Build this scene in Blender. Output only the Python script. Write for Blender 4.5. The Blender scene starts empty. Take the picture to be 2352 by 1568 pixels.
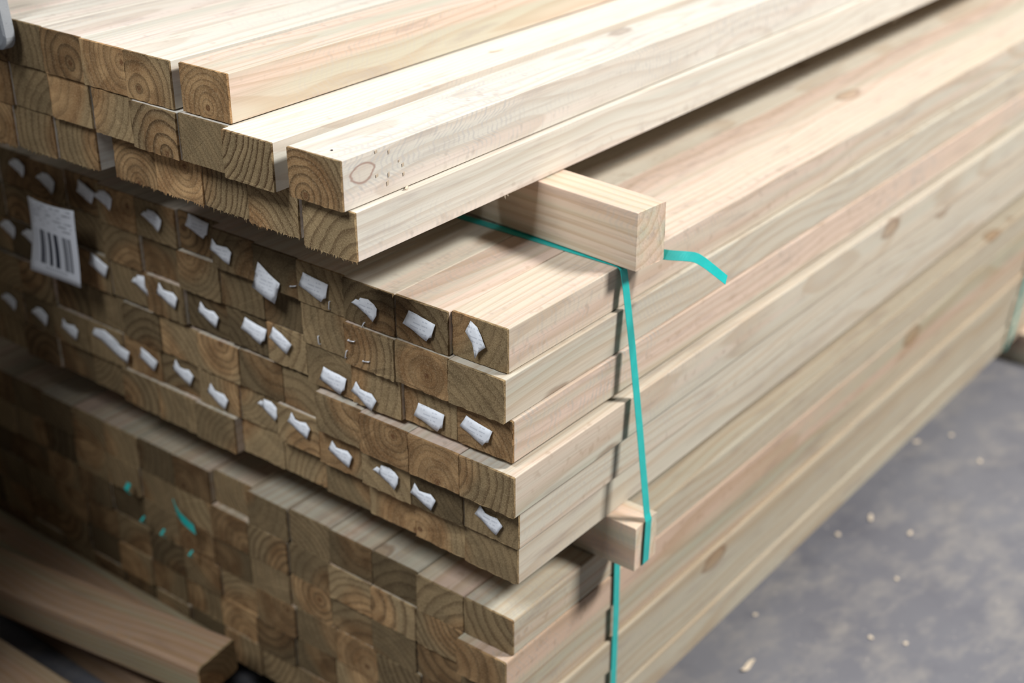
import bpy, bmesh, math, random
from mathutils import Vector, Matrix

scene = bpy.context.scene
C = scene.collection

# ------------------------------------------------------------------ camera
ZO = 1.165                       # height of the top pack's underside above the concrete
PITCH, HEAD = 0.465279, 0.662242
cam_d = bpy.data.cameras.new('camera')
cam = bpy.data.objects.new('camera', cam_d)
C.objects.link(cam)
fh = Vector((math.cos(HEAD), math.sin(HEAD), 0))
F = fh * math.cos(PITCH) + Vector((0, 0, -math.sin(PITCH)))
R = Vector((math.sin(HEAD), -math.cos(HEAD), 0))
U = R.cross(F)
m = Matrix((R, U, -F)).transposed().to_4x4()
m.translation = Vector((-1.30883, -1.29550, 0.79268 + ZO))
cam.matrix_world = m
cam_d.sensor_width = 36
cam_d.lens = 50
cam_d.clip_start = 0.05
cam_d.dof.use_dof = True
cam_d.dof.focus_distance = 2.06
cam_d.dof.aperture_fstop = 2.0
scene.camera = cam
scene.cycles.max_bounces = 4
scene.cycles.diffuse_bounces = 3

# ------------------------------------------------------------------ light
world = bpy.data.worlds.new('world')
scene.world = world
world.use_nodes = True
wb = world.node_tree.nodes['Background']
wb.inputs[0].default_value = (0.80, 0.90, 1.0, 1)
wb.inputs[1].default_value = 0.05

def area(name, loc, target, sx, sy, power, col):
    l = bpy.data.lights.new(name, 'AREA')
    l.shape = 'RECTANGLE'
    l.size, l.size_y, l.energy, l.color = sx, sy, power, col
    o = bpy.data.objects.new(name, l)
    C.objects.link(o)
    o.location = loc
    o.rotation_euler = (Vector(target) - Vector(loc)).to_track_quat('-Z', 'Y').to_euler()
    return o

area('overhead_light', (3.6, -4.6, 6.1), (1.2, 0, 1.0), 1.6, 1.0, 880, (1.0, 0.985, 0.955))
area('overhead_light', (-3.9, 0.45, 6.9), (0.0, 0.0, 1.0), 2.6, 2.2, 450, (0.90, 0.95, 1.0))  # added cool lamp to brighten the board ends, no real skylight here

vs = scene.view_settings
vs.view_transform = 'Standard'
vs.look = 'None'
vs.gamma = 1
vs.use_curve_mapping = False
vs.exposure = 0.0

# ------------------------------------------------------------------ helpers
rnd = random.Random(11)

class NT:
    """small node-tree writer"""
    def __init__(s, name):
        s.m = bpy.data.materials.new(name)
        s.m.use_nodes = True
        s.t = s.m.node_tree
        s.b = s.t.nodes['Principled BSDF']
    def n(s, typ, **kw):
        nd = s.t.nodes.new(typ)
        for k, v in kw.items():
            setattr(nd, k, v)
        return nd
    def put(s, sock, v):
        if v is None:
            return
        if hasattr(v, 'is_output') or isinstance(v, bpy.types.NodeSocket):
            s.t.links.new(v, sock)
        else:
            if isinstance(v, (tuple, list)) and len(v) == 3 and sock.type == 'RGBA':
                v = (*v, 1)
            sock.default_value = v
    def math(s, op, a, b=None, c=None, clamp=False):
        nd = s.n('ShaderNodeMath', operation=op, use_clamp=clamp)
        for i, v in enumerate((a, b, c)):
            s.put(nd.inputs[i], v)
        return nd.outputs[0]
    def mapr(s, v, a, b, c=0.0, d=1.0, smooth=False):
        nd = s.n('ShaderNodeMapRange')
        if smooth:
            nd.interpolation_type = 'SMOOTHSTEP'
        for i, x in enumerate((v, a, b, c, d)):
            s.put(nd.inputs[i], x)
        return nd.outputs[0]
    def comb(s, x, y, z):
        nd = s.n('ShaderNodeCombineXYZ')
        for i, v in enumerate((x, y, z)):
            s.put(nd.inputs[i], v)
        return nd.outputs[0]
    def shift(s, vec, w, scale):
        nd = s.n('ShaderNodeVectorMath', operation='MULTIPLY_ADD')
        s.put(nd.inputs[0], vec)
        nd.inputs[1].default_value = (scale,) * 3
        if isinstance(w, (int, float)):
            nd.inputs[2].default_value = (w * 1.7, w * 2.3, w * 1.1)
        else:
            o = s.n('ShaderNodeVectorMath', operation='MULTIPLY')
            s.put(o.inputs[0], w)
            o.inputs[1].default_value = (1.7, 2.3, 1.1)
            s.t.links.new(o.outputs[0], nd.inputs[2])
        return nd.outputs[0]
    def noise(s, vec, w, scale=1, detail=2, rough=0.5):
        nd = s.n('ShaderNodeTexNoise', noise_dimensions='3D')
        s.put(nd.inputs['Vector'], s.shift(vec, w, scale))
        nd.inputs['Scale'].default_value = 1.0
        nd.inputs['Detail'].default_value = detail
        nd.inputs['Roughness'].default_value = rough
        return nd.outputs['Fac']
    def mix(s, f, a, b, mode='MIX'):
        nd = s.n('ShaderNodeMix', data_type='RGBA', blend_type=mode)
        s.put(nd.inputs[0], f)
        s.put(nd.inputs[6], a)
        s.put(nd.inputs[7], b)
        return nd.outputs[2]
    def attr(s, name):
        nd = s.n('ShaderNodeAttribute', attribute_type='OBJECT', attribute_name=name)
        return nd.outputs['Fac']
    def obj(s):
        tc = s.n('ShaderNodeTexCoord')
        sp = s.n('ShaderNodeSeparateXYZ')
        s.t.links.new(tc.outputs['Object'], sp.inputs[0])
        return tc.outputs['Object'], sp.outputs[0], sp.outputs[1], sp.outputs[2]
    def bump(s, h, strength, dist):
        nd = s.n('ShaderNodeBump')
        nd.inputs['Strength'].default_value = strength
        nd.inputs['Distance'].default_value = dist
        s.put(nd.inputs['Height'], h)
        s.t.links.new(nd.outputs[0], s.b.inputs['Normal'])

def rings(k, x, y, z, seed):
    """distance from a slightly wandering pith -> growth-ring phase 0..1 and latewood mask"""
    def wander(f, off):
        nd = k.n('ShaderNodeTexNoise', noise_dimensions='1D')
        k.put(nd.inputs['W'], k.math('ADD', k.math('MULTIPLY', x, f), k.math('MULTIPLY_ADD', seed, 3.1, off)))
        nd.inputs['Scale'].default_value = 1.0
        nd.inputs['Detail'].default_value = 2
        return k.math('MULTIPLY', k.math('SUBTRACT', nd.outputs['Fac'], 0.5), 0.055)
    wy, wz = wander(1.1, 0.0), wander(1.3, 50.0)
    yy = k.math('SUBTRACT', k.math('ADD', y, wy), k.attr('pith_y'))
    zz = k.math('SUBTRACT', k.math('ADD', z, wz), k.attr('pith_z'))
    r = k.math('SQRT', k.math('ADD', k.math('MULTIPLY', yy, yy), k.math('MULTIPLY', zz, zz)))
    d = k.noise(k.comb(k.math('MULTIPLY', x, 2.0), k.math('MULTIPLY', y, 26.0), k.math('MULTIPLY', z, 26.0)), seed, 1, 1)
    r2 = k.math('ADD', r, k.math('MULTIPLY', d, 0.010))
    # rings are not evenly spaced
    r2 = k.math('ADD', r2, k.math('MULTIPLY', k.math('SINE', k.math('MULTIPLY', r, 95.0)), 0.0016))
    ph = k.math('FRACT', k.math('ADD', k.math('MULTIPLY', r2, k.attr('ring_freq')), seed))
    rise = k.mapr(ph, 0.42, 0.90, 0, 1, True)
    fall = k.mapr(ph, 0.92, 1.0, 1, 0, True)
    return ph, k.math('MULTIPLY', rise, fall), r

def wood_side():
    k = NT('sawn_pine_side')
    co, x, y, z = k.obj()
    seed = k.attr('seed')
    ph, late, r = rings(k, x, y, z, seed)
    tone = k.attr('tone')
    # broad streaks along the length: cream / pink / treated green
    s1 = k.noise(k.comb(k.math('MULTIPLY', x, 0.8), k.math('MULTIPLY', y, 26), k.math('MULTIPLY', z, 26)), seed, 1, 2)
    s2 = k.noise(k.comb(k.math('MULTIPLY', x, 0.55), k.math('MULTIPLY', y, 20), k.math('MULTIPLY', z, 20)), k.math('ADD', seed, 31.0), 1, 2)
    fine = k.noise(k.comb(k.math('MULTIPLY', x, 5), k.math('MULTIPLY', y, 260), k.math('MULTIPLY', z, 260)), seed, 1, 2, 0.6)
    base = k.mix(k.mapr(k.math('ADD', s1, k.math('MULTIPLY', tone, 0.16)), 0.38, 0.66), (0.67, 0.555, 0.410), (0.62, 0.560, 0.440))
    base = k.mix(k.mapr(k.math('SUBTRACT', s2, k.math('MULTIPLY', tone, 0.14)), 0.50, 0.68), base, (0.70, 0.515, 0.395))
    base = k.mix(k.math('MULTIPLY', k.mapr(k.math('ADD', s2, k.math('MULTIPLY', tone, 0.10)), 0.44, 0.28), 0.65), base, (0.48, 0.465, 0.345))
    base = k.mix(k.math('MULTIPLY', late, 0.40), base, (0.46, 0.30, 0.165))
    base = k.mix(k.math('MULTIPLY', k.mapr(fine, 0.50, 0.72), 0.40), base, (0.44, 0.32, 0.21))
    # resaw marks across the grain, patchy
    patch = k.mapr(k.noise(k.comb(k.math('MULTIPLY', x, 2.6), k.math('MULTIPLY', y, 9), k.math('MULTIPLY', z, 9)), k.math('ADD', seed, 5.0), 1, 1), 0.40, 0.56)
    st0 = k.noise(k.comb(k.math('MULTIPLY', x, 55), k.math('MULTIPLY', y, 60), k.math('MULTIPLY', z, 60)), k.math('ADD', seed, 12.0), 1, 1)
    jit = k.math('MULTIPLY', s1, 40.0)
    rib = k.math('SINE', k.math('ADD', k.math('MULTIPLY', x, 560.0), jit))
    ribm = k.math('MULTIPLY', k.math('MULTIPLY', k.mapr(k.math('ADD', rib, k.math('MULTIPLY', k.math('SUBTRACT', st0, 0.5), 5.0)), 0.1, 1.3), patch), k.attr('rib_amt'))
    base = k.mix(ribm, base, (0.50, 0.455, 0.40))
    # blotchy stains and ingrained grey-violet marks
    st = k.noise(k.comb(k.math('MULTIPLY', x, 6), k.math('MULTIPLY', y, 40), k.math('MULTIPLY', z, 40)), k.math('ADD', seed, 77.0), 1, 3, 0.6)
    base = k.mix(k.math('MULTIPLY', k.mapr(st, 0.57, 0.78), 0.6), base, (0.36, 0.27, 0.22))
    # rough torn-grain specks in patches
    specks = k.math('MULTIPLY', k.math('MULTIPLY', k.mapr(st0, 0.60, 0.72), k.mapr(s2, 0.50, 0.60)), k.attr('speck'))
    base = k.mix(specks, base, (0.36, 0.235, 0.13))
    # scattered knots
    vo = k.n('ShaderNodeTexVoronoi', voronoi_dimensions='3D', feature='F1')
    k.put(vo.inputs['Vector'], k.shift(k.comb(k.math('MULTIPLY', x, 2.3), k.math('MULTIPLY', y, 5.0), k.math('MULTIPLY', z, 5.0)), seed, 1.0))
    vo.inputs['Scale'].default_value = 1.0
    warp = k.math('MULTIPLY', k.math('SUBTRACT', st, 0.5), 0.12)
    kd = k.math('ADD', vo.outputs['Distance'], warp)
    kmask = k.mapr(kd, 0.115, 0.05, 0, 1, True)
    kring = k.math('MULTIPLY', k.mapr(kd, 0.125, 0.095, 0, 1, True), k.mapr(kd, 0.06, 0.09, 0, 1, True))
    base = k.mix(k.math('MULTIPLY', kmask, 0.55), base, (0.40, 0.23, 0.11))
    base = k.mix(k.math('MULTIPLY', kring, 0.5), base, (0.22, 0.11, 0.05))
    # one knot placed on the board
    dx = k.math('DIVIDE', k.math('SUBTRACT', x, k.attr('knot_x')), 1.5)
    dz = k.math('SUBTRACT', z, k.attr('knot_z'))
    dd = k.math('ADD', k.math('SQRT', k.math('ADD', k.math('MULTIPLY', dx, dx), k.math('MULTIPLY', dz, dz))), k.math('MULTIPLY', warp, 0.16))
    rim = k.math('MULTIPLY', k.mapr(dd, 0.0165, 0.0135, 0, 1, True), k.mapr(dd, 0.0105, 0.0130, 0, 1, True))
    core = k.mapr(dd, 0.0140, 0.0120, 0, 1, True)
    base = k.mix(k.math('MULTIPLY', core, 0.45), base, (0.60, 0.44, 0.29))
    base = k.mix(k.math('MULTIPLY', rim, 0.85), base, (0.33, 0.13, 0.06))
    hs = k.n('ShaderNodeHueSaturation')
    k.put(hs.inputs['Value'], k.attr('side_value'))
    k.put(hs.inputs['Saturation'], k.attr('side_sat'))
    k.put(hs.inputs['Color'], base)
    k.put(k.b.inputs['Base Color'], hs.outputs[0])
    k.b.inputs['Roughness'].default_value = 0.72
    k.b.inputs['Specular IOR Level'].default_value = 0.28
    k.bump(k.math('MULTIPLY', fine, 0.7), 0.35, 0.0012)
    return k.m

def wood_end():
    k = NT('pine_end_grain')
    co, x, y, z = k.obj()
    seed = k.attr('seed')
    ph, late, r = rings(k, x, y, z, seed)
    blotch = k.noise(co, k.math('ADD', seed, 3.0), 22, 2)
    grit = k.noise(co, seed, 420, 2, 0.65)
    green = k.noise(co, k.math('ADD', seed, 9.0), 11, 1)
    base = k.mix(k.mapr(blotch, 0.36, 0.64), (0.225, 0.122, 0.052), (0.400, 0.245, 0.115))
    # softer, wider growth bands under the sharp latewood lines
    wide = k.math('SINE', k.math('MULTIPLY', k.math('ADD', r, k.math('MULTIPLY', green, 0.02)), k.math('MULTIPLY', k.attr('ring_freq'), 2.1)))
    base = k.mix(k.mapr(wide, -0.6, 1.0, 0.0, 0.40), base, (0.150, 0.088, 0.040))
    # treated sapwood: greenish grey away from the heart
    sap = k.mapr(k.math('ADD', k.math('ADD', r, k.math('MULTIPLY', green, 0.06)), k.math('MULTIPLY', k.attr('tone'), 0.035)), 0.098, 0.122)
    base = k.mix(k.math('MULTIPLY', sap, 0.62), base, (0.225, 0.178, 0.098))
    base = k.mix(k.math('MULTIPLY', late, k.attr('ring_dark')), base, (0.080, 0.045, 0.020))
    # pith and radial checks
    base = k.mix(k.mapr(r, 0.006, 0.0035, 0, 0.8, True), base, (0.12, 0.05, 0.02))
    base = k.mix(k.math('MULTIPLY', k.mapr(grit, 0.50, 0.72), 0.45), base, (0.46, 0.33, 0.19))
    base = k.mix(k.math('MULTIPLY', k.mapr(grit, 0.46, 0.30), 0.45), base, (0.10, 0.06, 0.03))
    hs = k.n('ShaderNodeHueSaturation')
    k.put(hs.inputs['Value'], k.attr('end_value'))
    k.put(hs.inputs['Color'], base)
    k.put(k.b.inputs['Base Color'], hs.outputs[0])
    k.b.inputs['Roughness'].default_value = 0.85
    k.b.inputs['Specular IOR Level'].default_value = 0.15
    k.bump(grit, 0.5, 0.0012)
    return k.m

def plain(name, col, rough=0.6, spec=0.3, metal=0.0):
    k = NT(name)
    k.b.inputs['Base Color'].default_value = (*col, 1)
    k.b.inputs['Roughness'].default_value = rough
    k.b.inputs['Specular IOR Level'].default_value = spec
    k.b.inputs['Metallic'].default_value = metal
    return k.m

def strap_mat():
    k = NT('teal_strap_plastic')
    co, x, y, z = k.obj()
    nz = k.noise(co, 1.0, 60, 2)
    k.put(k.b.inputs['Base Color'], k.mix(nz, (0.010, 0.36, 0.33), (0.025, 0.50, 0.46)))
    k.b.inputs['Roughness'].default_value = 0.32
    k.bump(k.noise(co, 2.0, 300, 1), 0.2, 0.0006)
    return k.m

def paper_mat():
    k = NT('white_tag_paper')
    tc = k.n('ShaderNodeTexCoord')
    sp = k.n('ShaderNodeSeparateXYZ')
    k.t.links.new(tc.outputs['UV'], sp.inputs[0])
    u, v = sp.outputs[0], sp.outputs[1]
    line = k.mapr(k.math('SINE', k.math('MULTIPLY', v, 34.0)), 0.35, 0.8)
    word = k.mapr(k.noise(k.comb(k.math('MULTIPLY', u, 16), k.math('FLOOR', k.math('MULTIPLY', v, 5.4)), 0.0), 2.0, 1, 1), 0.47, 0.53)
    inside = k.math('MULTIPLY', k.mapr(u, 0.2, 0.22), k.mapr(u, 0.85, 0.83))
    ink = k.math('MULTIPLY', k.math('MULTIPLY', line, word), inside)
    k.put(k.b.inputs['Base Color'], k.mix(k.math('MULTIPLY', ink, 0.45), (0.90, 0.91, 0.94), (0.36, 0.38, 0.44)))
    k.b.inputs['Roughness'].default_value = 0.55
    return k.m

def barcode_mat():
    k = NT('barcode_label_print')
    tc = k.n('ShaderNodeTexCoord')
    sp = k.n('ShaderNodeSeparateXYZ')
    k.t.links.new(tc.outputs['UV'], sp.inputs[0])
    u, v = sp.outputs[0], sp.outputs[1]
    cr = k.n('ShaderNodeValToRGB')
    cr.color_ramp.interpolation = 'CONSTANT'
    edges = [(0.10, .45), (0.118, 0), (0.15, .35), (0.162, 0), (0.20, 1), (0.265, .2), (0.275, 1), (0.30, 0), (0.315, .7), (0.33, 0), (0.38, 1), (0.45, 0), (0.51, 1), (0.60, 0),
             (0.64, .45), (0.652, 0), (0.70, .8), (0.755, .2), (0.765, .8), (0.785, 0), (0.80, .85), (0.818, 0), (0.835, .9), (0.868, 0)]
    el = cr.color_ramp.elements
    el[0].position = 0.0
    el[0].color = (0, 0, 0, 1)
    el[1].position = 1.0
    el[1].color = (0, 0, 0, 1)
    for p, c in edges:
        e = el.new(p)
        e.color = (c, c, c, 1)
    k.put(cr.inputs[0], u)
    bars = k.math('MULTIPLY', cr.outputs[0], k.math('MULTIPLY', k.math('GREATER_THAN', v, 0.15), k.math('LESS_THAN', v, 0.61)))
    lines = k.mapr(k.math('SINE', k.math('MULTIPLY', v, 120.0)), 0.1, 0.5)
    words = k.mapr(k.noise(k.comb(k.math('MULTIPLY', u, 9), k.math('FLOOR', k.math('MULTIPLY', v, 19.1)), 0.0), 4.0, 1, 2), 0.45, 0.55)
    band = k.math('MULTIPLY', k.math('GREATER_THAN', v, 0.66), k.math('LESS_THAN', v, 0.97))
    txt = k.math('MULTIPLY', k.math('MULTIPLY', lines, words), k.math('MULTIPLY', band, 0.6))
    band2 = k.math('MULTIPLY', k.math('MULTIPLY', k.math('GREATER_THAN', v, 0.085), k.math('LESS_THAN', v, 0.125)), k.math('MULTIPLY', k.math('GREATER_THAN', u, 0.3), k.math('LESS_THAN', u, 0.75)))
    txt2 = k.math('MULTIPLY', k.mapr(k.math('SINE', k.math('MULTIPLY', u, 150.0)), -0.2, 0.4), k.math('MULTIPLY', band2, 0.55))
    inside = k.math('MULTIPLY', k.math('GREATER_THAN', u, 0.08), k.math('LESS_THAN', u, 0.93))
    ink = k.math('MAXIMUM', k.math('MAXIMUM', bars, k.math('MULTIPLY', txt, inside)), txt2, clamp=True)
    k.put(k.b.inputs['Base Color'], k.mix(ink, (0.80, 0.81, 0.86), (0.035, 0.04, 0.06)))
    k.b.inputs['Roughness'].default_value = 0.5
    return k.m

def floor_mat():
    k = NT('dusty_concrete')
    co, x, y, z = k.obj()
    big = k.noise(co, 0.0, 1.6, 4, 0.55)
    dust = k.noise(k.comb(k.math('MULTIPLY', k.math('SUBTRACT', x, k.math('MULTIPLY', y, 0.6)), 6.5), k.math('MULTIPLY', k.math('ADD', y, k.math('MULTIPLY', x, 0.3)), 12.0), 0.0), 3.0, 1, 7, 0.66)
    fleck = k.noise(co, 5.0, 70, 2)
    dark = k.noise(co, 8.0, 6.0, 3, 0.6)
    base = k.mix(k.mapr(big, 0.35, 0.65), (0.140, 0.138, 0.155), (0.172, 0.170, 0.184))
    base = k.mix(k.math('MULTIPLY', k.mapr(dark, 0.55, 0.75), 0.5), base, (0.105, 0.104, 0.122))
    base = k.mix(k.math('MULTIPLY', k.mapr(dust, 0.47, 0.70), 0.85), base, (0.265, 0.245, 0.228))
    base = k.mix(k.math('MULTIPLY', k.mapr(fleck, 0.70, 0.76), 0.5), base, (0.48, 0.43, 0.38))
    k.put(k.b.inputs['Base Color'], base)
    k.b.inputs['Roughness'].default_value = 0.75
    k.b.inputs['Specular IOR Level'].default_value = 0.25
    k.bump(k.math('ADD', dust, fleck), 0.2, 0.002)
    return k.m

def grey_mat():
    k = NT('pitted_grey_paint')
    co, x, y, z = k.obj()
    big = k.noise(co, 0.0, 30, 3)
    pit = k.noise(co, 2.0, 330, 2, 0.6)
    base = k.mix(big, (0.25, 0.26, 0.28), (0.32, 0.335, 0.35))
    base = k.mix(k.math('MULTIPLY', k.mapr(pit, 0.36, 0.28), 0.7), base, (0.16, 0.16, 0.18))
    k.put(k.b.inputs['Base Color'], base)
    k.b.inputs['Roughness'].default_value = 0.7
    k.bump(pit, 0.4, 0.001)
    return k.m

M_SIDE, M_END = wood_side(), wood_end()
M_STRAP, M_PAPER, M_BAR = strap_mat(), paper_mat(), barcode_mat()
M_STEEL = plain('staple_steel', (0.78, 0.79, 0.82), 0.35, 0.8, 0.35)
M_NAIL = plain('black_nail', (0.02, 0.02, 0.025), 0.5)
M_FLOOR, M_GREY = floor_mat(), grey_mat()
def wall_mat():
    k = NT('dark_shade_wall')
    co, x, y, z = k.obj()
    big, fine = k.noise(co, 1.0, 3.0, 3), k.noise(co, 2.0, 60, 3)
    base = k.mix(k.mapr(big, 0.35, 0.65), (0.075, 0.072, 0.068), (0.115, 0.110, 0.104))
    k.put(k.b.inputs['Base Color'], k.mix(k.math('MULTIPLY', k.mapr(fine, 0.5, 0.7), 0.4), base, (0.16, 0.155, 0.145)))
    k.b.inputs['Roughness'].default_value = 0.9
    k.bump(fine, 0.4, 0.003)
    return k.m
M_WALL = wall_mat()
M_TORN = plain('torn_pine_fibre', (0.50, 0.41, 0.31), 0.85)
M_CHIP = plain('pale_sawdust_wood', (0.66, 0.55, 0.42), 0.8)

def mesh_obj(name, verts, faces, mats, parent=None, fmat=None, smooth=False):
    me = bpy.data.meshes.new(name)
    me.from_pydata([tuple(v) for v in verts], [], faces)
    for mt in mats:
        me.materials.append(mt)
    if fmat:
        me.polygons.foreach_set('material_index', fmat)
    if smooth:
        me.polygons.foreach_set('use_smooth', [True] * len(faces))
    me.update()
    o = bpy.data.objects.new(name, me)
    C.objects.link(o)
    if parent:
        o.parent = parent
    return o

def tag(o, label=None, cat=None, group=None, kind=None):
    if label: o['label'] = label
    if cat: o['category'] = cat
    if group: o['group'] = group
    if kind: o['kind'] = kind
    return o

ORD = ['first', 'second', 'third', 'fourth', 'fifth', 'sixth', 'seventh', 'eighth', 'ninth', 'tenth', 'eleventh', 'twelfth', 'thirteenth', 'fourteenth', 'fifteenth']

def wood_props(o, **kw):
    d = dict(seed=rnd.uniform(0, 40), pith_y=rnd.choice((-1, 1)) * rnd.uniform(0.01, 0.13), pith_z=rnd.uniform(-0.10, 0.07), ring_freq=rnd.uniform(38, 95), tone=rnd.uniform(-1, 1),
             ring_dark=rnd.uniform(0.2, 0.8), end_value=rnd.choice((0.55, 0.72, 0.88, 1.0, 1.1, 1.3)), side_value=rnd.uniform(0.94, 1.05), knot_x=-9.0, knot_z=0.0, side_sat=1.0, rib_amt=0.32, speck=0.30)
    d.update(kw)
    for a, b in d.items():
        o[a] = float(b)

def board_mesh(name, L, w, h, rad=0.0012, ragged=0.0004, fringe=0, far_ragged=True):
    """Sawn board: x 0..L, cross-section centred; rough-sawn end rim, arris rounding, torn fibres under the end."""
    ys, zs = w / 2, h / 2
    per = []
    ny, nz = 12, 9
    def corner(cy, cz, a0):
        for i in range(3):
            a = a0 + i * math.pi / 4
            per.append((cy + rad * math.cos(a), cz + rad * math.sin(a)))
    corner(ys - rad, zs - rad, 0)
    for i in range(1, ny): per.append((ys - rad - (w - 2 * rad) * i / ny, zs))
    corner(-ys + rad, zs - rad, math.pi / 2)
    for i in range(1, nz): per.append((-ys, zs - rad - (h - 2 * rad) * i / nz))
    corner(-ys + rad, -zs + rad, math.pi)
    for i in range(1, ny): per.append((-ys + rad + (w - 2 * rad) * i / ny, -zs))
    corner(ys - rad, -zs + rad, 1.5 * math.pi)
    for i in range(1, nz): per.append((ys, -zs + rad + (h - 2 * rad) * i / nz))
    n = len(per)
    xs = [0.0, 0.0035, 0.05, 0.5, 1.4, 2.6, L - 0.004, L]
    verts, faces, fm = [], [], []
    wob = [(rnd.uniform(-1, 1), rnd.uniform(-1, 1)) for _ in xs]
    for j, x in enumerate(xs):
        last = j in (0, len(xs) - 1)
        for (a, b) in per:
            s = 1.0
            dx = da = db = 0.0
            if last:
                dx = rnd.uniform(-ragged, ragged) * 1.5
                da, db = rnd.uniform(-1, 1) * ragged, rnd.uniform(-1, 1) * ragged
                s = 1.0 - 0.0006 / w
            elif j >= 3 and j < len(xs) - 2:
                da, db = 0.0004 * wob[j][0], 0.0003 * wob[j][1]
            verts.append((x + dx, a * s + da, b * s + db))
    for j in range(len(xs) - 1):
        for i in range(n):
            i2 = (i + 1) % n
            faces.append((j * n + i, j * n + i2, (j + 1) * n + i2, (j + 1) * n + i))
            fm.append(1 if j == 0 else 0)
    faces.append(tuple(reversed(range(n)))); fm.append(1)
    b0 = (len(xs) - 1) * n
    faces.append(tuple(range(b0, b0 + n))); fm.append(1)
    for i in range(fringe):                                # torn fibres hanging off the lower arris
        t = rnd.random()
        y0 = ys * (1 - 2 * t) * 0.98
        ln = rnd.uniform(0.0012, 0.0042) * (1.9 if rnd.random() < 0.12 else 1.0)
        wd = rnd.uniform(0.0006, 0.0019)
        sk = rnd.uniform(-0.6, 0.6) * ln
        bx = rnd.uniform(-0.002, 0.0005)
        k = len(verts)
        verts += [(0.0, y0 - wd, -zs + 0.001), (0.0, y0 + wd, -zs + 0.001), (0.0022, y0, -zs + 0.0006), (bx, y0 + sk, -zs - ln)]
        faces += [(k, k + 3, k + 1), (k + 1, k + 3, k + 2), (k + 2, k + 3, k)]
        fm += [1, 1, 1]
    me = bpy.data.meshes.new(name)
    me.from_pydata(verts, [], faces)
    me.materials.append(M_SIDE)
    me.materials.append(M_END)
    me.polygons.foreach_set('material_index', fm)
    me.update()
    return me

BOARDS = {}
def board(name, x, y_right, z_bot, w, h, L, label, cat, group, rot=0.0, rad=0.0012, ragged=0.0004, fringe=0, **props):
    me = board_mesh(name, L, w, h, rad, ragged, fringe)
    o = bpy.data.objects.new(name, me)
    C.objects.link(o)
    o.location = (x, y_right + w / 2, z_bot + h / 2 + ZO)
    o.rotation_euler.z = rot
    tag(o, label, cat, group, 'thing')
    wood_props(o, **props)
    return o

# ------------------------------------------------------------------ setting
def quad_slab(name, x0, x1, y0, y1, z0, z1, mat, kind='structure'):
    v = [(x, y, z) for x in (x0, x1) for y in (y0, y1) for z in (z0, z1)]
    f = [(0, 1, 3, 2), (4, 6, 7, 5), (0, 4, 5, 1), (2, 3, 7, 6), (0, 2, 6, 4), (1, 5, 7, 3)]
    o = mesh_obj(name, v, f, [mat])
    o['kind'] = kind
    return o

tag(quad_slab('floor', -7, 11, -9, 7, -0.2, 0.0, M_FLOOR), 'grey concrete warehouse floor dusted with sawdust')
tag(quad_slab('shade_wall_front', -0.90, -0.62, 0.72, 3.2, 0.0, 3.4, M_WALL), 'added unseen dark slab shading the left ends of the packs')  # unseen slab added to keep light off the left board ends
tag(quad_slab('shade_wall_left', -5.0, 9.0, 2.6, 2.8, 0.0, 4.5, M_WALL), 'added unseen dark wall blocking light behind the timber packs')  # unseen wall added as a light blocker on the left

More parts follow.
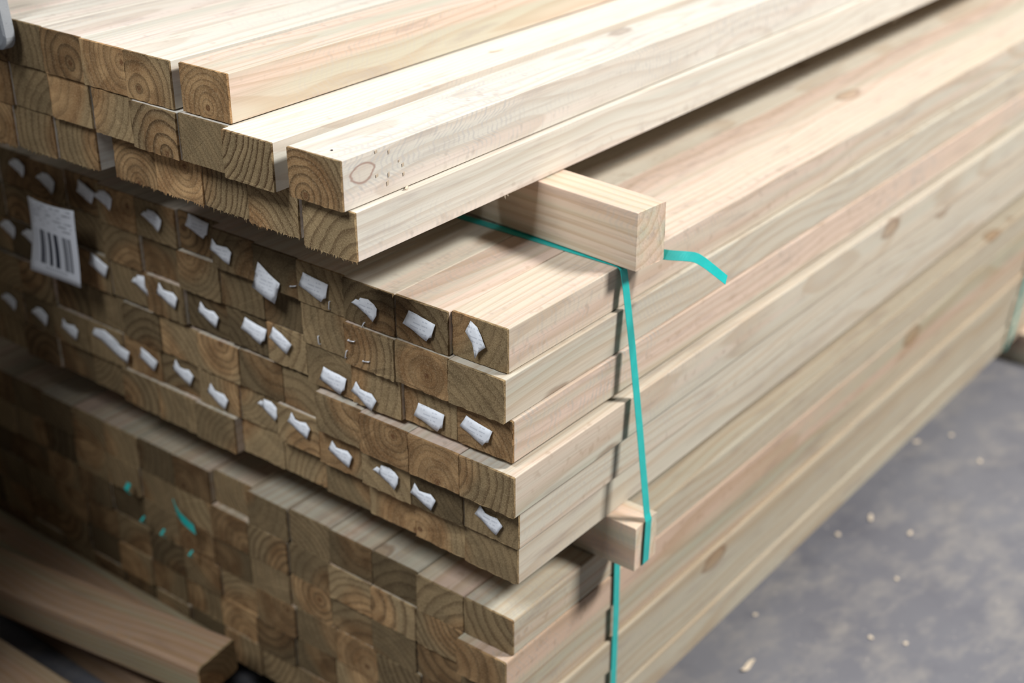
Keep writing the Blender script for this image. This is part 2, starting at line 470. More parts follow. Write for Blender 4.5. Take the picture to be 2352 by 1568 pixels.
# ------------------------------------------------------------------ top pack
BW, BH, LEN = 0.1035, 0.0738, 4.8
PT = [
    # (row z, [(right edge y, front x), ...] from the right-hand corner leftwards)
    (0.1528, [(0.236, -0.003), (0.354, -0.009), (0.461, -0.008), (0.569, -0.005), (0.674, -0.002), (0.779, -0.004), (0.885, -0.001)]),
    (0.0768, [(0.004, -0.018), (0.134, -0.022), (0.2385, -0.010), (0.346, -0.015), (0.4525, -0.006), (0.571, -0.001), (0.676, 0.002), (0.781, -0.003), (0.886, 0.0)]),
    (0.0010, [(-0.006, -0.006), (0.119, 0.006), (0.2255, 0.013), (0.331, 0.010), (0.439, 0.011), (0.583, 0.009), (0.688, 0.003), (0.793, -0.002), (0.898, 0.0)]),
]
SPEC_T = {
    (0, 0): dict(pith_y=-0.01, pith_z=-0.022, ring_freq=105, end_value=1.25, tone=-1.2, side_sat=0.85, side_value=1.04, ring_dark=0.5),
    (0, 1): dict(pith_y=0.02, pith_z=-0.03, ring_freq=62, end_value=1.15, tone=0.5, ring_dark=0.6),
    (0, 2): dict(end_value=1.4, tone=-0.7, ring_dark=0.45),
    (0, 3): dict(end_value=0.85, tone=0.0, pith_y=-0.02, pith_z=-0.01),
    (0, 4): dict(end_value=0.85, tone=0.7, pith_y=0.09, pith_z=-0.02, ring_freq=60),
    (1, 0): dict(pith_y=0.015, pith_z=-0.028, ring_freq=92, tone=0.4, end_value=1.15, ring_dark=0.75, knot_x=0.042, knot_z=0.008, side_value=1.1, side_sat=0.58, rib_amt=0.8),
    (1, 1): dict(pith_y=0.115, pith_z=0.055, ring_freq=88, tone=-0.1, end_value=1.1, ring_dark=1.0),
    (1, 2): dict(pith_y=0.09, pith_z=-0.09, ring_freq=110, tone=1.0, end_value=0.95, ring_dark=0.3),
    (1, 3): dict(pith_y=-0.025, pith_z=-0.036, ring_freq=58, tone=0.6, end_value=1.0, ring_dark=0.9),
    (1, 4): dict(end_value=1.35, tone=-0.4, ring_dark=0.45, pith_y=0.09, pith_z=0.05),
    (1, 5): dict(end_value=1.55, tone=-0.9, ring_dark=0.35),
    (1, 6): dict(end_value=0.95, tone=0.9, ring_dark=0.5),
    (2, 0): dict(pith_y=-0.085, pith_z=-0.075, ring_freq=58, tone=0.75, end_value=1.35, ring_dark=0.65),
    (2, 1): dict(pith_y=0.06, pith_z=-0.07, ring_freq=78, tone=0.0, end_value=1.35, ring_dark=0.6),
    (2, 2): dict(pith_y=0.105, pith_z=0.02, ring_freq=92, tone=0.2, end_value=1.05, ring_dark=0.85),
    (2, 3): dict(pith_y=-0.02, pith_z=0.022, ring_freq=96, tone=-1.0, end_value=1.6, ring_dark=0.5),
    (2, 4): dict(pith_y=0.0, pith_z=-0.045, ring_freq=105, tone=-0.2, end_value=1.0, ring_dark=0.6),
    (2, 5): dict(pith_y=-0.07, pith_z=0.02, ring_freq=70, tone=0.8, end_value=1.1, ring_dark=0.6),
    (2, 6): dict(end_value=1.1, tone=0.6, pith_y=-0.1, pith_z=0.0, ring_freq=60),
    (2, 7): dict(end_value=1.3, tone=0.3, pith_y=0.0, pith_z=-0.005, ring_freq=100),
}
ROWN = ['top', 'middle', 'bottom']
for ri, (zb, cols) in enumerate(PT):
    for ci, (yr, fx) in enumerate(cols):
        pos = ('rightmost' if ci == 0 else ORD[ci] + ' from right')
        wd = BW
        if ci + 1 < len(cols) and cols[ci + 1][0] - yr < 0.110: wd = cols[ci + 1][0] - yr - 0.0010
        o = board('sawn_board', fx, yr, zb, wd, BH, LEN + rnd.uniform(-0.03, 0.03),
                  'pale sawn pine board, %s, in the %s row of the untagged top pack' % (pos, ROWN[ri]), 'timber board', 'boards of the top pack',
                  rad=0.0010, ragged=0.0005, fringe=34 if ri == 2 else 0, **dict(dict(side_sat=0.62, side_value=rnd.uniform(1.08, 1.16)), **SPEC_T.get((ri, ci), {})))
        BOARDS['t', ri, ci] = o

# ------------------------------------------------------------------ middle pack
MZ = [-0.1738, -0.2475, -0.3205, -0.4010, -0.4745, -0.5475]
MC = [-0.172, -0.179, -0.183, -0.201, -0.191, -0.184]
MX = [[.122, .113, .110, .114, .117, .122], [.105, .107, .104, .116, .135, .134, .131], [.120, .121, .113, .118, .132, .138], [.100, .101, .102, .108], [.124, .120, .118, .124, .131, .144], [.131, .135, .140, .144, .149, .148]]
NCOL = 14
SPEC_M = {
    (0, 0): dict(tone=-0.1, end_value=1.1, ring_dark=0.35, pith_y=0.08, pith_z=0.05), (0, 1): dict(tone=-1.0, end_value=0.8, ring_dark=0.6, pith_y=0.08, pith_z=-0.08),
    (1, 0): dict(tone=0.8, end_value=1.1, pith_y=0.1, pith_z=-0.12, ring_freq=60, ring_dark=0.4), (1, 1): dict(tone=0.5, end_value=1.15, ring_dark=0.3),
    (1, 2): dict(tone=0.2, end_value=1.1, pith_y=0.075, pith_z=0.01, ring_freq=75), (2, 0): dict(tone=-1, rib_amt=0.8, end_value=1.05, pith_y=0.03, pith_z=-0.06, ring_freq=100),
    (3, 1): dict(tone=-0.6, end_value=1.2, pith_y=-0.01, pith_z=-0.03, ring_freq=90), (3, 2): dict(tone=-0.6, end_value=1.1, pith_y=-0.03, pith_z=0.02, ring_freq=95),
    (3, 0): dict(tone=0.2, end_value=1.15, pith_y=0.10, pith_z=0.01, ring_freq=70), (5, 0): dict(tone=0.5, end_value=1.05, ring_dark=0.35),
    (5, 2): dict(tone=0.0, end_value=1.35, ring_dark=0.3, pith_y=-0.05, pith_z=-0.03), (5, 1): dict(tone=0.6, end_value=1.3, ring_dark=0.35),
}
for ri in range(6):
    y = MC[ri]
    for ci in range(NCOL):
        fx = MX[ri][ci] if ci < len(MX[ri]) else 0.128 + rnd.uniform(-0.006, 0.008) + 0.0012 * ci
        pos = ('rightmost' if ci == 0 else ORD[ci] + ' from right')
        tone = rnd.uniform(-0.5, 1.0)
        pr = dict(tone=tone, side_value=rnd.uniform(0.86, 0.95), side_sat=0.86)
        pr.update(SPEC_M.get((ri, ci), {}))
        pit = 0.1042 + rnd.uniform(0.0, 0.0042)
        o = board('sawn_board', fx, y, MZ[ri], pit - 0.0009, 0.0722 - rnd.uniform(0, 0.0006), LEN + rnd.uniform(-0.03, 0.03),
                  'treated pine board, %s, in the %s row of the paper-tagged middle pack' % (pos, ['top', 'second', 'third', 'fourth', 'fifth', 'bottom'][ri]), 'timber board',
                  'boards of the middle pack', rad=0.0016, ragged=0.0007, fringe=0, **pr)
        BOARDS['m', ri, ci] = o
        y += pit

# ------------------------------------------------------------------ bottom pack
BZ0 = -0.637
for ri in range(6):
    zb = BZ0 - 0.0722 * (ri + 1) + 0.0008
    y = [-0.163, -0.164, -0.158, -0.166, -0.160, -0.164][ri]
    for ci in range(15):
        fx = 0.147 + rnd.uniform(-0.0035, 0.004)
        if ri == 0: fx = [0.146, 0.145, 0.150, 0.150, 0.153, 0.147, 0.16][ci] if ci < 7 else fx
        if ri == 1 and ci == 0: fx = 0.125
        pos = ('rightmost' if ci == 0 else ORD[ci] + ' from right')
        pit = 0.1036 + rnd.uniform(0.0, 0.0028)
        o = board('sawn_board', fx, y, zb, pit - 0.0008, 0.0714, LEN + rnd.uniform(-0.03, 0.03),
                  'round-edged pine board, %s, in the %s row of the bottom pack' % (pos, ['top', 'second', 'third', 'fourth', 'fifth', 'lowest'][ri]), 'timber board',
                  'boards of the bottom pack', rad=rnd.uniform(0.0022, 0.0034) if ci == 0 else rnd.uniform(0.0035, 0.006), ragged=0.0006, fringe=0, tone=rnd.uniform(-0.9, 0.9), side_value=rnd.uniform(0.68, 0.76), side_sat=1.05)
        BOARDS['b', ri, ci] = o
        y += pit

# ------------------------------------------------------------------ bearers between the packs
def bearer(x0, y_end, z_bot, w, h, L, rot, label, rad=0.0015, **pr):
    """board laid across the packs: local x runs towards +y"""
    me = board_mesh('bearer', L, w, h, rad, 0.0003, 0)
    me.materials[1] = M_SIDE
    o = bpy.data.objects.new('bearer', me)
    C.objects.link(o)
    o.location = (x0 + w / 2, y_end, z_bot + h / 2 + ZO)
    o.rotation_euler.z = math.pi / 2 + rot
    tag(o, label, 'bearer', 'bearers between the packs')
    wood_props(o, **pr)
    return o

PALE = dict(speck=0.0, end_value=2.6, tone=-0.6, ring_dark=0.35, side_value=1.0)
bearer(0.396, -0.211, -0.0985, 0.071, 0.0975, 1.5, -0.09, 'pale clean wooden bearer jutting out between top and middle packs', **PALE)
bearer(0.376, -0.243, -0.6352, 0.066, 0.0865, 1.6, 0.0, 'short striped wooden bearer end under the middle pack, strap over its end', **dict(PALE, ring_dark=0.8))
bearer(2.58, -0.40, -1.165, 0.10, 0.0965, 1.8, 0.0, 'orange-toned bearer on the concrete under the far part of the bottom pack', **PALE)
for (x0, zb, h, txt) in ((3.7, -0.0990, 0.098, 'far bearer between top and middle packs'), (3.7, -0.6352, 0.0865, 'far bearer between middle and bottom packs')):
    bearer(x0, -0.12, zb, 0.07, h, 1.4, 0.0, txt, **PALE)
bearer(0.42, -0.12, -1.165, 0.10, 0.0965, 1.6, 0.0, 'near bearer hidden beneath the bottom pack', **PALE)
bearer(4.2, -0.12, -1.165, 0.10, 0.0965, 1.6, 0.0, 'farthest bearer beneath the bottom pack', **PALE)

# ------------------------------------------------------------------ planks on the ground at the left
def plank(x, y, z_bot, w, h, L, rot, label, **pr):
    """plank with its near end at (x, y), running towards +y"""
    me = board_mesh('plank', L, w, h, 0.007, 0.0004, 0)
    o = bpy.data.objects.new('plank', me)
    C.objects.link(o)
    o.location = (x, y, z_bot + h / 2 + ZO)
    o.rotation_euler.z = math.pi / 2 + rot
    tag(o, label, 'plank', 'loose planks on the ground')
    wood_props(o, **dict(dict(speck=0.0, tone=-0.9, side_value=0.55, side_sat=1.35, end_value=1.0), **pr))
    return o
th = math.atan2(0.096, 0.62)
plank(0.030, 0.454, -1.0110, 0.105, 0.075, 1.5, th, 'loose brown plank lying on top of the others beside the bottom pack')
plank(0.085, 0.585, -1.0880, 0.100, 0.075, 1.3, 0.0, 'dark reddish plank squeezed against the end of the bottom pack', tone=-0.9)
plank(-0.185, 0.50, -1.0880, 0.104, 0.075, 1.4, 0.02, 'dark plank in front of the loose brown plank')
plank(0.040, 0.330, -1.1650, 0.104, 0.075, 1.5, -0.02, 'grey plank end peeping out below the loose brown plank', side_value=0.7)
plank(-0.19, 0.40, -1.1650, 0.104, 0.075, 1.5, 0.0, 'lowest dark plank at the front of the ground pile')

# ------------------------------------------------------------------ strapping
def ribbon(name, pts, widths, mat, parent=None, thick=0.0009):
    """pts: centre points, widths: width vectors -> a thin solid band"""
    n = len(pts)
    P = [Vector(p) for p in pts]
    verts, faces = [], []
    for i in range(n):
        t = (P[min(i + 1, n - 1)] - P[max(i - 1, 0)]).normalized()
        wv = Vector(widths[i] if isinstance(widths, list) else widths)
        nn = t.cross(wv).normalized() * thick / 2
        for a, b in ((-.5, 1), (.5, 1), (.5, -1), (-.5, -1)):
            verts.append(P[i] + wv * a + nn * b)
    for i in range(n - 1):
        for k in range(4):
            k2 = (k + 1) % 4
            faces.append((i * 4 + k, i * 4 + k2, (i + 1) * 4 + k2, (i + 1) * 4 + k))
    faces.append((3, 2, 1, 0))
    e = (n - 1) * 4
    faces.append((e, e + 1, e + 2, e + 3))
    return mesh_obj(name, verts, faces, [mat], parent)

SW = 0.0175
def Z(p): return (p[0], p[1], p[2] + ZO)
s2 = [(0.416, 1.05, -0.1008), (0.416, 0.3, -0.1008), (0.412, 0.0, -0.1006), (0.409, -0.160, -0.1002), (0.409, -0.172, -0.1008), (0.409, -0.1775, -0.105), (0.409, -0.180, -0.115),
      (0.409, -0.200, -0.235), (0.410, -0.222, -0.39), (0.410, -0.2425, -0.537), (0.410, -0.2465, -0.5475), (0.4085, -0.2470, -0.56), (0.407, -0.2470, -0.612), (0.407, -0.2465, -0.630), (0.407, -0.2440, -0.6345)]
o = ribbon('strap', [Z(p) for p in s2], (SW, 0, 0), M_STRAP)
tag(o, 'teal plastic strap running down the side of the middle pack', 'strap', 'teal packing straps')
tail = [(0.455, -0.165, -0.097), (0.470, -0.190, -0.0955), (0.478, -0.219, -0.0945), (0.484, -0.245, -0.0915), (0.486, -0.262, -0.0905), (0.483, -0.280, -0.0935), (0.478, -0.300, -0.0985), (0.472, -0.326, -0.106)]
def smooth(pts, k=5):
    P = [Vector(p) for p in pts]
    P = [P[0] * 2 - P[1]] + P + [P[-1] * 2 - P[-2]]
    out = []
    for i in range(1, len(P) - 2):
        a, b, c_, d = P[i - 1:i + 3]
        for q in range(k):
            u = q / k
            out.append(tuple(0.5 * (2 * b + (c_ - a) * u + (2 * a - 5 * b + 4 * c_ - d) * u * u + (3 * b - a - 3 * c_ + d) * u ** 3)))
    out.append(tuple(P[-2]))
    return out
tail = smooth(tail)
tw = []
for i in range(len(tail)):
    f = i / (len(tail) - 1)
    a = math.radians(50 - 22 * f)
    tw.append((SW * math.cos(a), 0.006 * f, SW * math.sin(a)))
t = ribbon('strap_tail', [Z(p) for p in tail], tw, M_STRAP, o)
t['label'] = 'loose shiny strap end curling out behind the bearer'
s3 = [(0.433, 0.9, -0.6361), (0.436, 0.2, -0.6361), (0.439, -0.140, -0.6361), (0.440, -0.158, -0.6362), (0.440, -0.1655, -0.640), (0.440, -0.1675, -0.65), (0.441, -0.1690, -0.80), (0.441, -0.1690, -1.03), (0.441, -0.166, -1.0668), (0.441, -0.1, -1.0690)]
tag(ribbon('strap', [Z(p) for p in s3], (SW, 0, 0), M_STRAP), 'lower teal strap on the near side of the bottom pack', 'strap', 'teal packing straps')
s4 = [(2.62, 0.9, -0.6361), (2.62, -0.155, -0.6361), (2.62, -0.1665, -0.64), (2.615, -0.168, -0.66), (2.55, -0.1720, -0.80), (2.50, -0.1760, -0.90), (2.452, -0.1780, -1.03), (2.446, -0.170, -1.0675), (2.44, -0.1, -1.0690)]
tag(ribbon('strap', [Z(p) for p in s4], (SW * 1.1, 0, 0), M_STRAP), 'far teal strap of the bottom pack above the floor bearer', 'strap', 'teal packing straps')

# ------------------------------------------------------------------ paper tags on the middle pack
def face_x(row, y):
    best = None
    for ci in range(NCOL):
        b = BOARDS['m', row, ci]
        if abs(b.location.y - y) < 0.055:
            best = b.location.x if best is None else min(best, b.location.x)
    return best if best is not None else 0.128

TAG_SHAPES = {
    'double': [(-0.0151, 0.0275), (0.0059, 0.0174), (0.0293, 0.0071), (0.0245, -0.0021), (0.0192, -0.0275), (-0.0037, -0.022), (-0.0293, -0.0152), (-0.0145, -0.001), (-0.0224, 0.0097), (-0.0148, 0.0187)],
    'band': [(-0.02, 0.018), (-0.0041, 0.0166), (0.0128, 0.0146), (0.0296, 0.0117), (0.0255, -0.0086), (0.0204, -0.012), (0.0162, -0.018), (-0.0065, -0.01), (-0.0296, -0.0049), (-0.0238, 0.0035), (-0.0172, 0.0082)],
    'dome': [(-0.0263, 0.0004), (-0.0163, 0.0098), (-0.0105, 0.009), (-0.0078, 0.0151), (0.0085, 0.0169), (0.0197, 0.0117), (0.0263, 0.0061), (0.0245, -0.0056), (0.0181, -0.0169), (0.007, -0.0089), (-0.0135, -0.0016)],
    'spike': [(-0.027, -0.0015), (-0.0185, 0.0074), (-0.0175, 0.0185), (-0.0065, 0.0095), (0.0032, 0.0095), (0.0166, 0.0108), (0.027, 0.0028), (0.0183, -0.0185), (0.0095, -0.0145), (-0.0105, -0.0062)],
    'sheet': [(-0.0187, 0.0197), (0.0025, 0.0134), (0.0267, 0.0024), (0.0155, -0.0197), (-0.0055, -0.0105), (-0.0267, -0.0027), (-0.0162, 0.0091)],
    'tall': [(-0.0101, 0.0259), (0.0027, 0.0199), (0.0111, 0.0101), (0.0186, -0.0054), (0.0087, -0.0155), (0.0034, -0.0259), (-0.0035, -0.0068), (-0.0186, 0.0065), (-0.0098, 0.0132)],
    'long': [(-0.0554, 0.0031), (-0.0463, 0.0186), (-0.0145, 0.0233), (0.0076, 0.0168), (0.0216, 0.0122), (0.0296, 0.0054), (0.0554, 0.0003), (0.049, -0.0233), (0.0326, -0.0218), (0.0023, -0.0098), (-0.0287, 0.0006)],
}

def tag_outline(kind, r):
    k = r.uniform(1.0, 1.12)
    return [(a * k + r.uniform(-.0008, .0008), b * k + r.uniform(-.0008, .0008)) for a, b in TAG_SHAPES[kind]]

def paper_tag(row, y, z, kind, w, h, tilt, label, curl=0.0022):
    """torn paper remnant on a board end: local a runs to the viewer's right (-y), b runs up"""
    r = random.Random(int(abs(y) * 9999) + row)
    pts = tag_outline(kind, r)
    ca, sa = math.cos(tilt), math.sin(tilt)
    x0 = face_x(row, y) - 0.0012
    bm = bmesh.new()
    uvl = bm.loops.layers.uv.new('UVMap')
    vs_ = [bm.verts.new((0, a, b)) for a, b in pts]
    f = bm.faces.new(vs_)
    bmesh.ops.triangulate(bm, faces=[f])
    bmesh.ops.subdivide_edges(bm, edges=bm.edges[:], cuts=2, use_grid_fill=True)
    for fc in bm.faces:
        for lp in fc.loops:
            lp[uvl].uv = (lp.vert.co.y / w + .5, lp.vert.co.z / h + .5)
    for v in bm.verts:
        a, b = v.co.y, v.co.z
        out = curl * (0.9 * math.cos(a / w * 3.1)) + 0.0012 * math.sin(40 * a + 90 * b)
        out = max(0.0, out) * (0.6 + 0.7 * (0.5 - b / h))
        out += 0.0040 * max(0.0, 0.6 - b / h)
        v.co = Vector((-max(0, out), -(a * ca + b * sa), -a * sa + b * ca))
    me = bpy.data.meshes.new('paper_tag')
    bm.normal_update()
    bm.to_mesh(me)
    bm.free()
    me.materials.append(M_PAPER)
    for p in me.polygons: p.use_smooth = True
    o = bpy.data.objects.new('paper_tag', me)
    C.objects.link(o)
    o.location = (x0, y, z + ZO)
    sol = o.modifiers.new('thickness', 'SOLIDIFY')
    sol.thickness = 0.0003
    tag(o, label, 'paper tag', 'torn paper tags on the middle pack')
    return o

T1 = [(1.039, -.129, 'dome'), (.942, -.136, 'dome'), (.825, -.130, 'sheet'), (.759, -.125, 'dome'), (.627, -.131, 'dome'), (.514, -.119, 'band'), (.434, -.138, 'spike'), (.323, -.162, 'double'),
      (.209, -.138, 'band'), (.095, -.139, 'dome'), (-.013, -.139, 'band'), (-.115, -.134, 'tall')]
T3 = [(1.099, -.269, 'dome'), (1.024, -.269, 'dome'), (.800, -.265, 'sheet'), (.684, -.275, 'dome'), (.605, -.272, 'spike'), (.507, -.283, 'spike'), (.388, -.278, 'band'), (.315, -.272, 'sheet'),
      (.182, -.298, 'band'), (.109, -.299, 'spike'), (-.021, -.296, 'band'), (-.115, -.286, 'band')]
T5 = [(1.132, -.435, 'dome'), (1.035, -.441, 'dome'), (.928, -.437, 'spike'), (.802, -.431, 'long'), (.696, -.432, 'sheet'), (.601, -.431, 'spike'), (.503, -.445, 'spike'), (.376, -.428, 'dome'), (.285, -.424, 'spike'),
      (.182, -.438, 'spike'), (.074, -.437, 'dome'), (-.004, -.447, 'spike'), (-.135, -.440, 'spike')]
SH = {'dome': 'dome-shaped', 'band': 'strip-shaped', 'spike': 'spiky', 'double': 'large forked', 'long': 'long creased', 'tall': 'upright narrow', 'sheet': 'slanted'}
for row, lst, rn in ((0, T1, 'top'), (2, T3, 'middle'), (4, T5, 'bottom')):
    for i, (y, z, kd) in enumerate(lst):
        j = len(lst) - 1 - i
        pos = 'rightmost' if j == 0 else ORD[j] + ' from right'
        w, h, tl = (.11, .04, .0) if kd == 'long' else (.054, .036, rnd.uniform(-.08, .08))
        paper_tag(row, y, z, kd, w, h, tl, '%s torn white paper tag, %s in the %s line of tags' % (SH[kd], pos, rn))

# barcode label hanging over the left of the middle pack
bc = [(0.948, -0.154), (0.803, -0.148), (0.806, -0.299), (0.956, -0.301)]
NX, NY = 10, 12
verts, faces, uvs = [], [], []
for j in range(NY + 1):
    for i in range(NX + 1):
        u, v = i / NX, j / NY              # v from bottom to top
        yb = bc[3][0] + (bc[2][0] - bc[3][0]) * u
        yt = bc[0][0] + (bc[1][0] - bc[0][0]) * u
        zb = bc[3][1] + (bc[2][1] - bc[3][1]) * u
        zt = bc[0][1] + (bc[1][1] - bc[0][1]) * u
        x = 0.100 - 0.014 * (1 - v) - 0.006 * math.sin(u * math.pi) * v + 0.004 * math.sin(v * 3.2 + u * 2)
        y = yb + (yt - yb) * v - 0.004 * math.sin(v * math.pi)
        verts.append((x, y, zb + (zt - zb) * v + ZO))
        uvs.append((u, v))
for j in range(NY):
    for i in range(NX):
        a = j * (NX + 1) + i
        faces.append((a, a + NX + 1, a + NX + 2, a + 1))
o = mesh_obj('barcode_label', verts, faces, [M_BAR], smooth=True)
uvl = o.data.uv_layers.new(name='UVMap')
for lp in o.data.loops:
    uvl.data[lp.index].uv = uvs[lp.vertex_index]
sol = o.modifiers.new('thickness', 'SOLIDIFY')
sol.thickness = 0.0003
tag(o, 'large white barcode label hanging on the left of the middle pack', 'barcode label')

# loose staples left in the board ends
def staple(y, z, ang, label):
    r, hw, leg = 0.0009, 0.0070, 0.004
    path = [(leg, -hw), (-0.0022, -hw), (-0.0028, -hw + .0006), (-0.0028, hw - .0006), (-0.0022, hw), (leg, hw)]
    verts, faces = [], []
    ca, sa = math.cos(ang), math.sin(ang)
    for k, (px, pa) in enumerate(path):
        q0, q1 = path[max(k - 1, 0)], path[min(k + 1, len(path) - 1)]
        t = Vector((q1[0] - q0[0], q1[1] - q0[1], 0)).normalized()
        n1 = Vector((-t.y, t.x, 0))
        for q in range(6):
            a = q * math.pi / 3
            d = n1 * (math.cos(a) * r) + Vector((0, 0, 1)) * (math.sin(a) * r)
            lx, la, lb = px + d.x, pa + d.y, d.z
            verts.append((lx, -(la * ca - lb * sa), la * sa + lb * ca))
    for k in range(len(path) - 1):
        for q in range(6):
            q2 = (q + 1) % 6
            faces.append((k * 6 + q, k * 6 + q2, (k + 1) * 6 + q2, (k + 1) * 6 + q))
    faces.append(tuple(range(6))); faces.append(tuple(range((len(path) - 1) * 6, len(path) * 6)))
    o = mesh_obj('staple', verts, faces, [M_STEEL], smooth=True)
    row = 0 if z > -0.174 else 1 if z > -0.2475 else 2
    o.location = (face_x(row, y) if True else 0, y, z + ZO)
    tag(o, label, 'staple', 'bare staples in the middle pack')

for (y, z, a, txt) in [(.2612, -.1523, 18, 'bright level steel staple left of the broad torn tag in the top tag line'), (.1773, -.1612, 82, 'upright staple just below the second-row joint under a torn tag'),
                       (.1022, -.173, 62, 'slanting staple, uppermost of the cluster by the third tag from right'), (.1237, -.203, 8, 'level staple just below the slanting one'),
                       (.2085, -.2329, 96, 'upright staple, leftmost of the lower staples'), (.136, -.2306, 74, 'lower upright staple near the ringed board end'),
                       (.0937, -.2296, 12, 'lowest right level staple on the ringed board end')]:
    staple(y, z, math.radians(a), txt)

# ------------------------------------------------------------------ teal scraps on the bottom pack
def scrap(pts, wz, label):
    o = ribbon('strap_scrap', [(p[0], p[1], p[2] + ZO) for p in pts], wz, M_STRAP, None, 0.0012)
    tag(o, label, 'strap scrap', 'teal strap scraps on the bottom pack')
XS = 0.118
scrap([(0.128, .660, -.733), (XS, .642, -.735), (0.112, .622, -.742), (0.114, .603, -.752), (0.120, .594, -.763)], (0, 0.004, 0.021), 'large torn teal strap scrap hanging between board ends, bottom pack')
scrap([(0.130, .800, -.742), (XS, .797, -.750), (0.122, .795, -.760)], (0, 0.012, 0.002), 'small teal scrap high and left on the bottom pack')
scrap([(0.130, .704, -.812), (XS, .702, -.819), (0.126, .700, -.827)], (0, 0.006, 0.001), 'tiny teal scrap below and left of the large one')
scrap([(0.130, .764, -.806), (XS, .763, -.812), (0.126, .762, -.818)], (0, 0.005, 0.001), 'tiny faded teal scrap farthest left of the lower pair')
scrap([(0.130, .622, -.828), (XS, .620, -.833), (0.126, .619, -.839)], (0, 0.005, 0.001), 'faint teal scrap lowest on the bottom pack end')

# ------------------------------------------------------------------ small things
# black nail in the outer beam of the top pack
nb = BOARDS['t', 1, 0]
verts = [(0.0018 * math.cos(a * math.pi / 4), 0.0018 * math.sin(a * math.pi / 4), zz) for zz in (-0.004, 0.0012) for a in range(8)]
faces = [tuple(reversed(range(8))), tuple(range(8, 16))] + [(a, (a + 1) % 8, 8 + (a + 1) % 8, 8 + a) for a in range(8)]
nl = mesh_obj('nail', verts, faces, [M_NAIL], nb)
nl.location = (0.026, 0.045 - nb.location.y, BH / 2)
nl['label'] = 'small black nail head'

def shaving(x, y, z, ln, wd, rot, curl, label, cat='wood chip', group=None):
    n = 7
    verts, faces = [], []
    for i in range(n):
        t = i / (n - 1) - .5
        hgt = curl * (t * t * 4) + 0.0012
        ww = wd * (1 - (2 * t) ** 2 * 0.6) / 2
        yo = curl * 0.8 * math.sin(t * 5)
        for s, dz in ((-1, 0), (1, 0.0005), (1, -0.0011), (-1, -0.0011)):
            verts.append((t * ln, yo + s * ww, hgt + dz))
    for i in range(n - 1):
        for k in range(4):
            k2 = (k + 1) % 4
            faces.append((i * 4 + k, (i + 1) * 4 + k, (i + 1) * 4 + k2, i * 4 + k2))
    faces.append((0, 1, 2, 3)); faces.append(((n - 1) * 4 + 3, (n - 1) * 4 + 2, (n - 1) * 4 + 1, (n - 1) * 4))
    o = mesh_obj('wood_chip', verts, faces, [M_CHIP])
    o.location = (x, y, z)
    o.rotation_euler.z = rot
    tag(o, label, cat, group)
    return o

CH = [(1.115, -.392, .011, .010, 'small round wood chip on open concrete, left of a similar one'), (1.143, -.460, .010, .009, 'small round wood chip on open concrete, right of a similar one'),
      (.868, -.229, .046, .012, 'curled wood shaving on the concrete nearest the bottom pack'), (1.430, -.158, .014, .012, 'pale wood chip close to the side of the bottom pack'),
      (1.960, -.126, .020, .012, 'wood chip on the concrete before the far bearer, nearer the pack'), (2.051, -.186, .013, .012, 'wood chip on the concrete farthest from the camera'),
      (1.349, -.346, .010, .009, 'lone wood speck in the middle of the concrete'), (1.032, -.155, .011, .008, 'wood speck beside the lower edge of the bottom pack'),
      (1.967, -.299, .015, .010, 'wood chip by the pale dusty streak at the far right'), (1.545, -.189, .030, .010, 'longish wood chip in the dusty patch, nearer the pack'), (1.542, -.293, .018, .009, 'wood chip in the dusty patch, farther from the pack')]
for i, (x, y, ln, wd, txt) in enumerate(CH):
    shaving(x, y, 0.0005, ln, wd, rnd.uniform(-1.2, 0.6), 0.004 if ln > .03 else 0.001, txt, 'wood chip', 'wood chips on the concrete')
shaving(0.108, 0.0005, 0.0760 + ZO, 0.012, 0.003, 0.3, 0.001, 'tiny wood shaving on the ledge of the lowest beam, top pack', 'wood chip')
shaving(0.545, 0.184, 0.1515 + ZO, 0.030, 0.0022, -0.35, 0.001, 'thin wood splinter lying on top of the top pack', 'wood chip')

# small torn fibre flakes behind the knot on the outer beam
for (x, z, a, b) in ((.052, .146, .006, .005), (.078, .139, .004, .007), (.052, .111, .006, .005), (.076, .106, .004, .008), (.106, .112, .005, .006), (.073, .094, .005, .008), (.107, .098, .004, .006), (.098, .120, .003, .004)):
    v = [(-a / 2, 0.0006, -b / 2), (a / 2, 0.0006, -b / 2 * .8), (a / 2 * .9, 0.0006, b / 2), (-a / 2, 0.0006, b / 2 * .7), (-a / 2 * .8, -0.0007, -b / 2), (a / 2, -0.0001, -b / 2 * .8), (a / 2 * .9, -0.0001, b / 2), (-a / 2, -0.0008, b / 2 * .6)]
    o = mesh_obj('torn_fibre', v, [(4, 5, 6, 7), (0, 1, 5, 4), (1, 2, 6, 5), (2, 3, 7, 6), (3, 0, 4, 7)], [M_TORN], nb)
    o.location = (x - nb.location.x, -BW / 2 - 0.0001, z + ZO - nb.location.z)

# splinters hanging from the lower edge of the top pack
b0 = BOARDS['t', 2, 0]
for (x, ln) in ((0.329, .007), (0.336, .005), (1.76, .016), (1.785, .010)):
    verts = [(-.0012, 0, 0.001), (.0012, 0, 0.001), (0, 0.0016, 0.001), (0.001, -0.001, -ln)]
    o = mesh_obj('splinter', verts, [(0, 1, 3), (1, 2, 3), (2, 0, 3), (2, 1, 0)], [M_CHIP], b0)
    o.location = (x - b0.location.x, -BW / 2 + 0.002, -BH / 2)

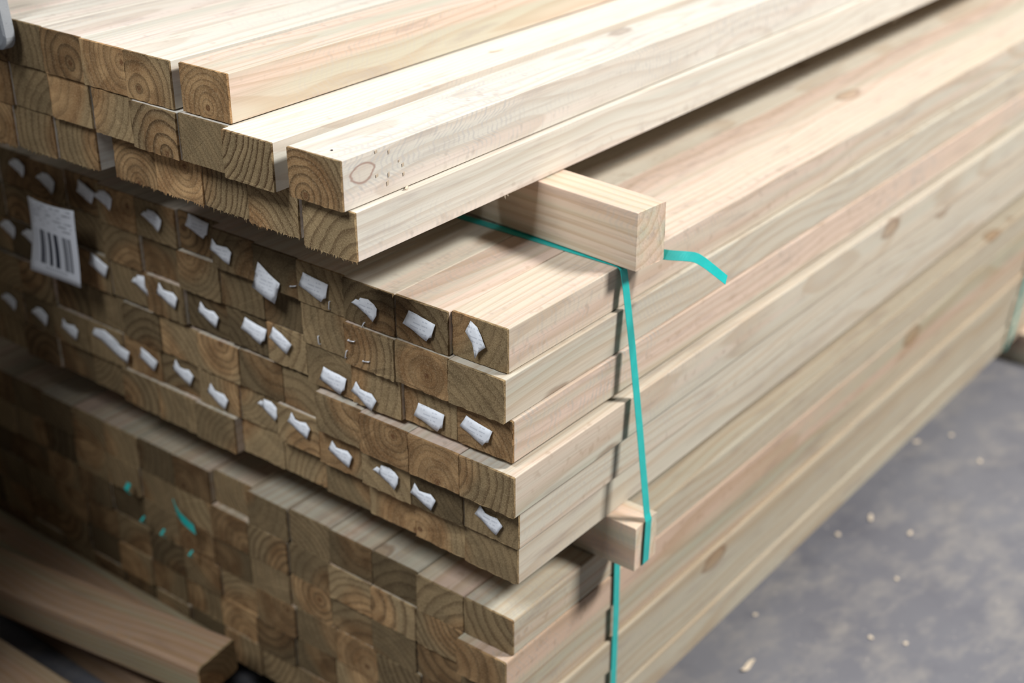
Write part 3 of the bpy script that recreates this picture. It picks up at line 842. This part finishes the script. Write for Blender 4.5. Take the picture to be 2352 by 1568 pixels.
# grey pitted hook hanging over the left of the top pack
def grey_hook():
    prof = []
    # outline in the (y, z) plane: a slab with rounded lower corners, lower part in view
    y0, y1, z0, z1 = 0.727, 0.84, 0.183, 0.40
    rr = 0.022
    for a in range(7):
        t = math.radians(180 + 90 * a / 6)
        prof.append((y0 + rr + rr * math.cos(t), z0 + rr + rr * math.sin(t)))
    for a in range(7):
        t = math.radians(270 + 90 * a / 6)
        prof.append((y1 - rr + rr * math.cos(t), z0 + rr + rr * math.sin(t)))
    prof += [(y1 + 0.02, z1), (y0 + 0.022, z1)]
    n = len(prof)
    xs = [(-0.034, 0.94), (-0.031, 1.0), (-0.015, 1.0), (-0.012, 0.94)]
    cy, cz = 0.79, 0.29
    verts = [(x, cy + (a - cy) * s, cz + (b - cz) * s + ZO) for x, s in xs for a, b in prof]
    faces = [tuple(reversed(range(n))), tuple(range(3 * n, 4 * n))]
    for j in range(3):
        for i in range(n):
            i2 = (i + 1) % n
            faces.append((j * n + i, j * n + i2, (j + 1) * n + i2, (j + 1) * n + i))
    root = bpy.data.objects.new('grey_hook', None)
    C.objects.link(root)
    root.location = (0, 0.79, ZO + 0.2266)
    o = mesh_obj('hook_plate', verts, faces, [M_GREY], root)
    o.matrix_parent_inverse = Matrix.Translation((0, -0.79, -ZO - 0.2266))
    # arm resting on the pack, beyond the left edge of the view
    v = [(x, y, z + ZO) for x in (-0.02, 0.16) for y in (0.90, 0.94) for z in (0.2268, 0.25)]
    v2 = [(x, y, z + ZO) for x in (-0.034, -0.012) for y in (0.80, 0.94) for z in (0.2300, 0.262)]
    f = [(0, 1, 3, 2), (4, 6, 7, 5), (0, 4, 5, 1), (2, 3, 7, 6), (0, 2, 6, 4), (1, 5, 7, 3)]
    a = mesh_obj('hook_arm', v + v2, f + [tuple(i + 8 for i in q) for q in f], [M_GREY], root)
    a.matrix_parent_inverse = o.matrix_parent_inverse
    tag(root, 'light grey pitted plate with rounded corner at the left end of the top pack', 'metal plate')
grey_hook()
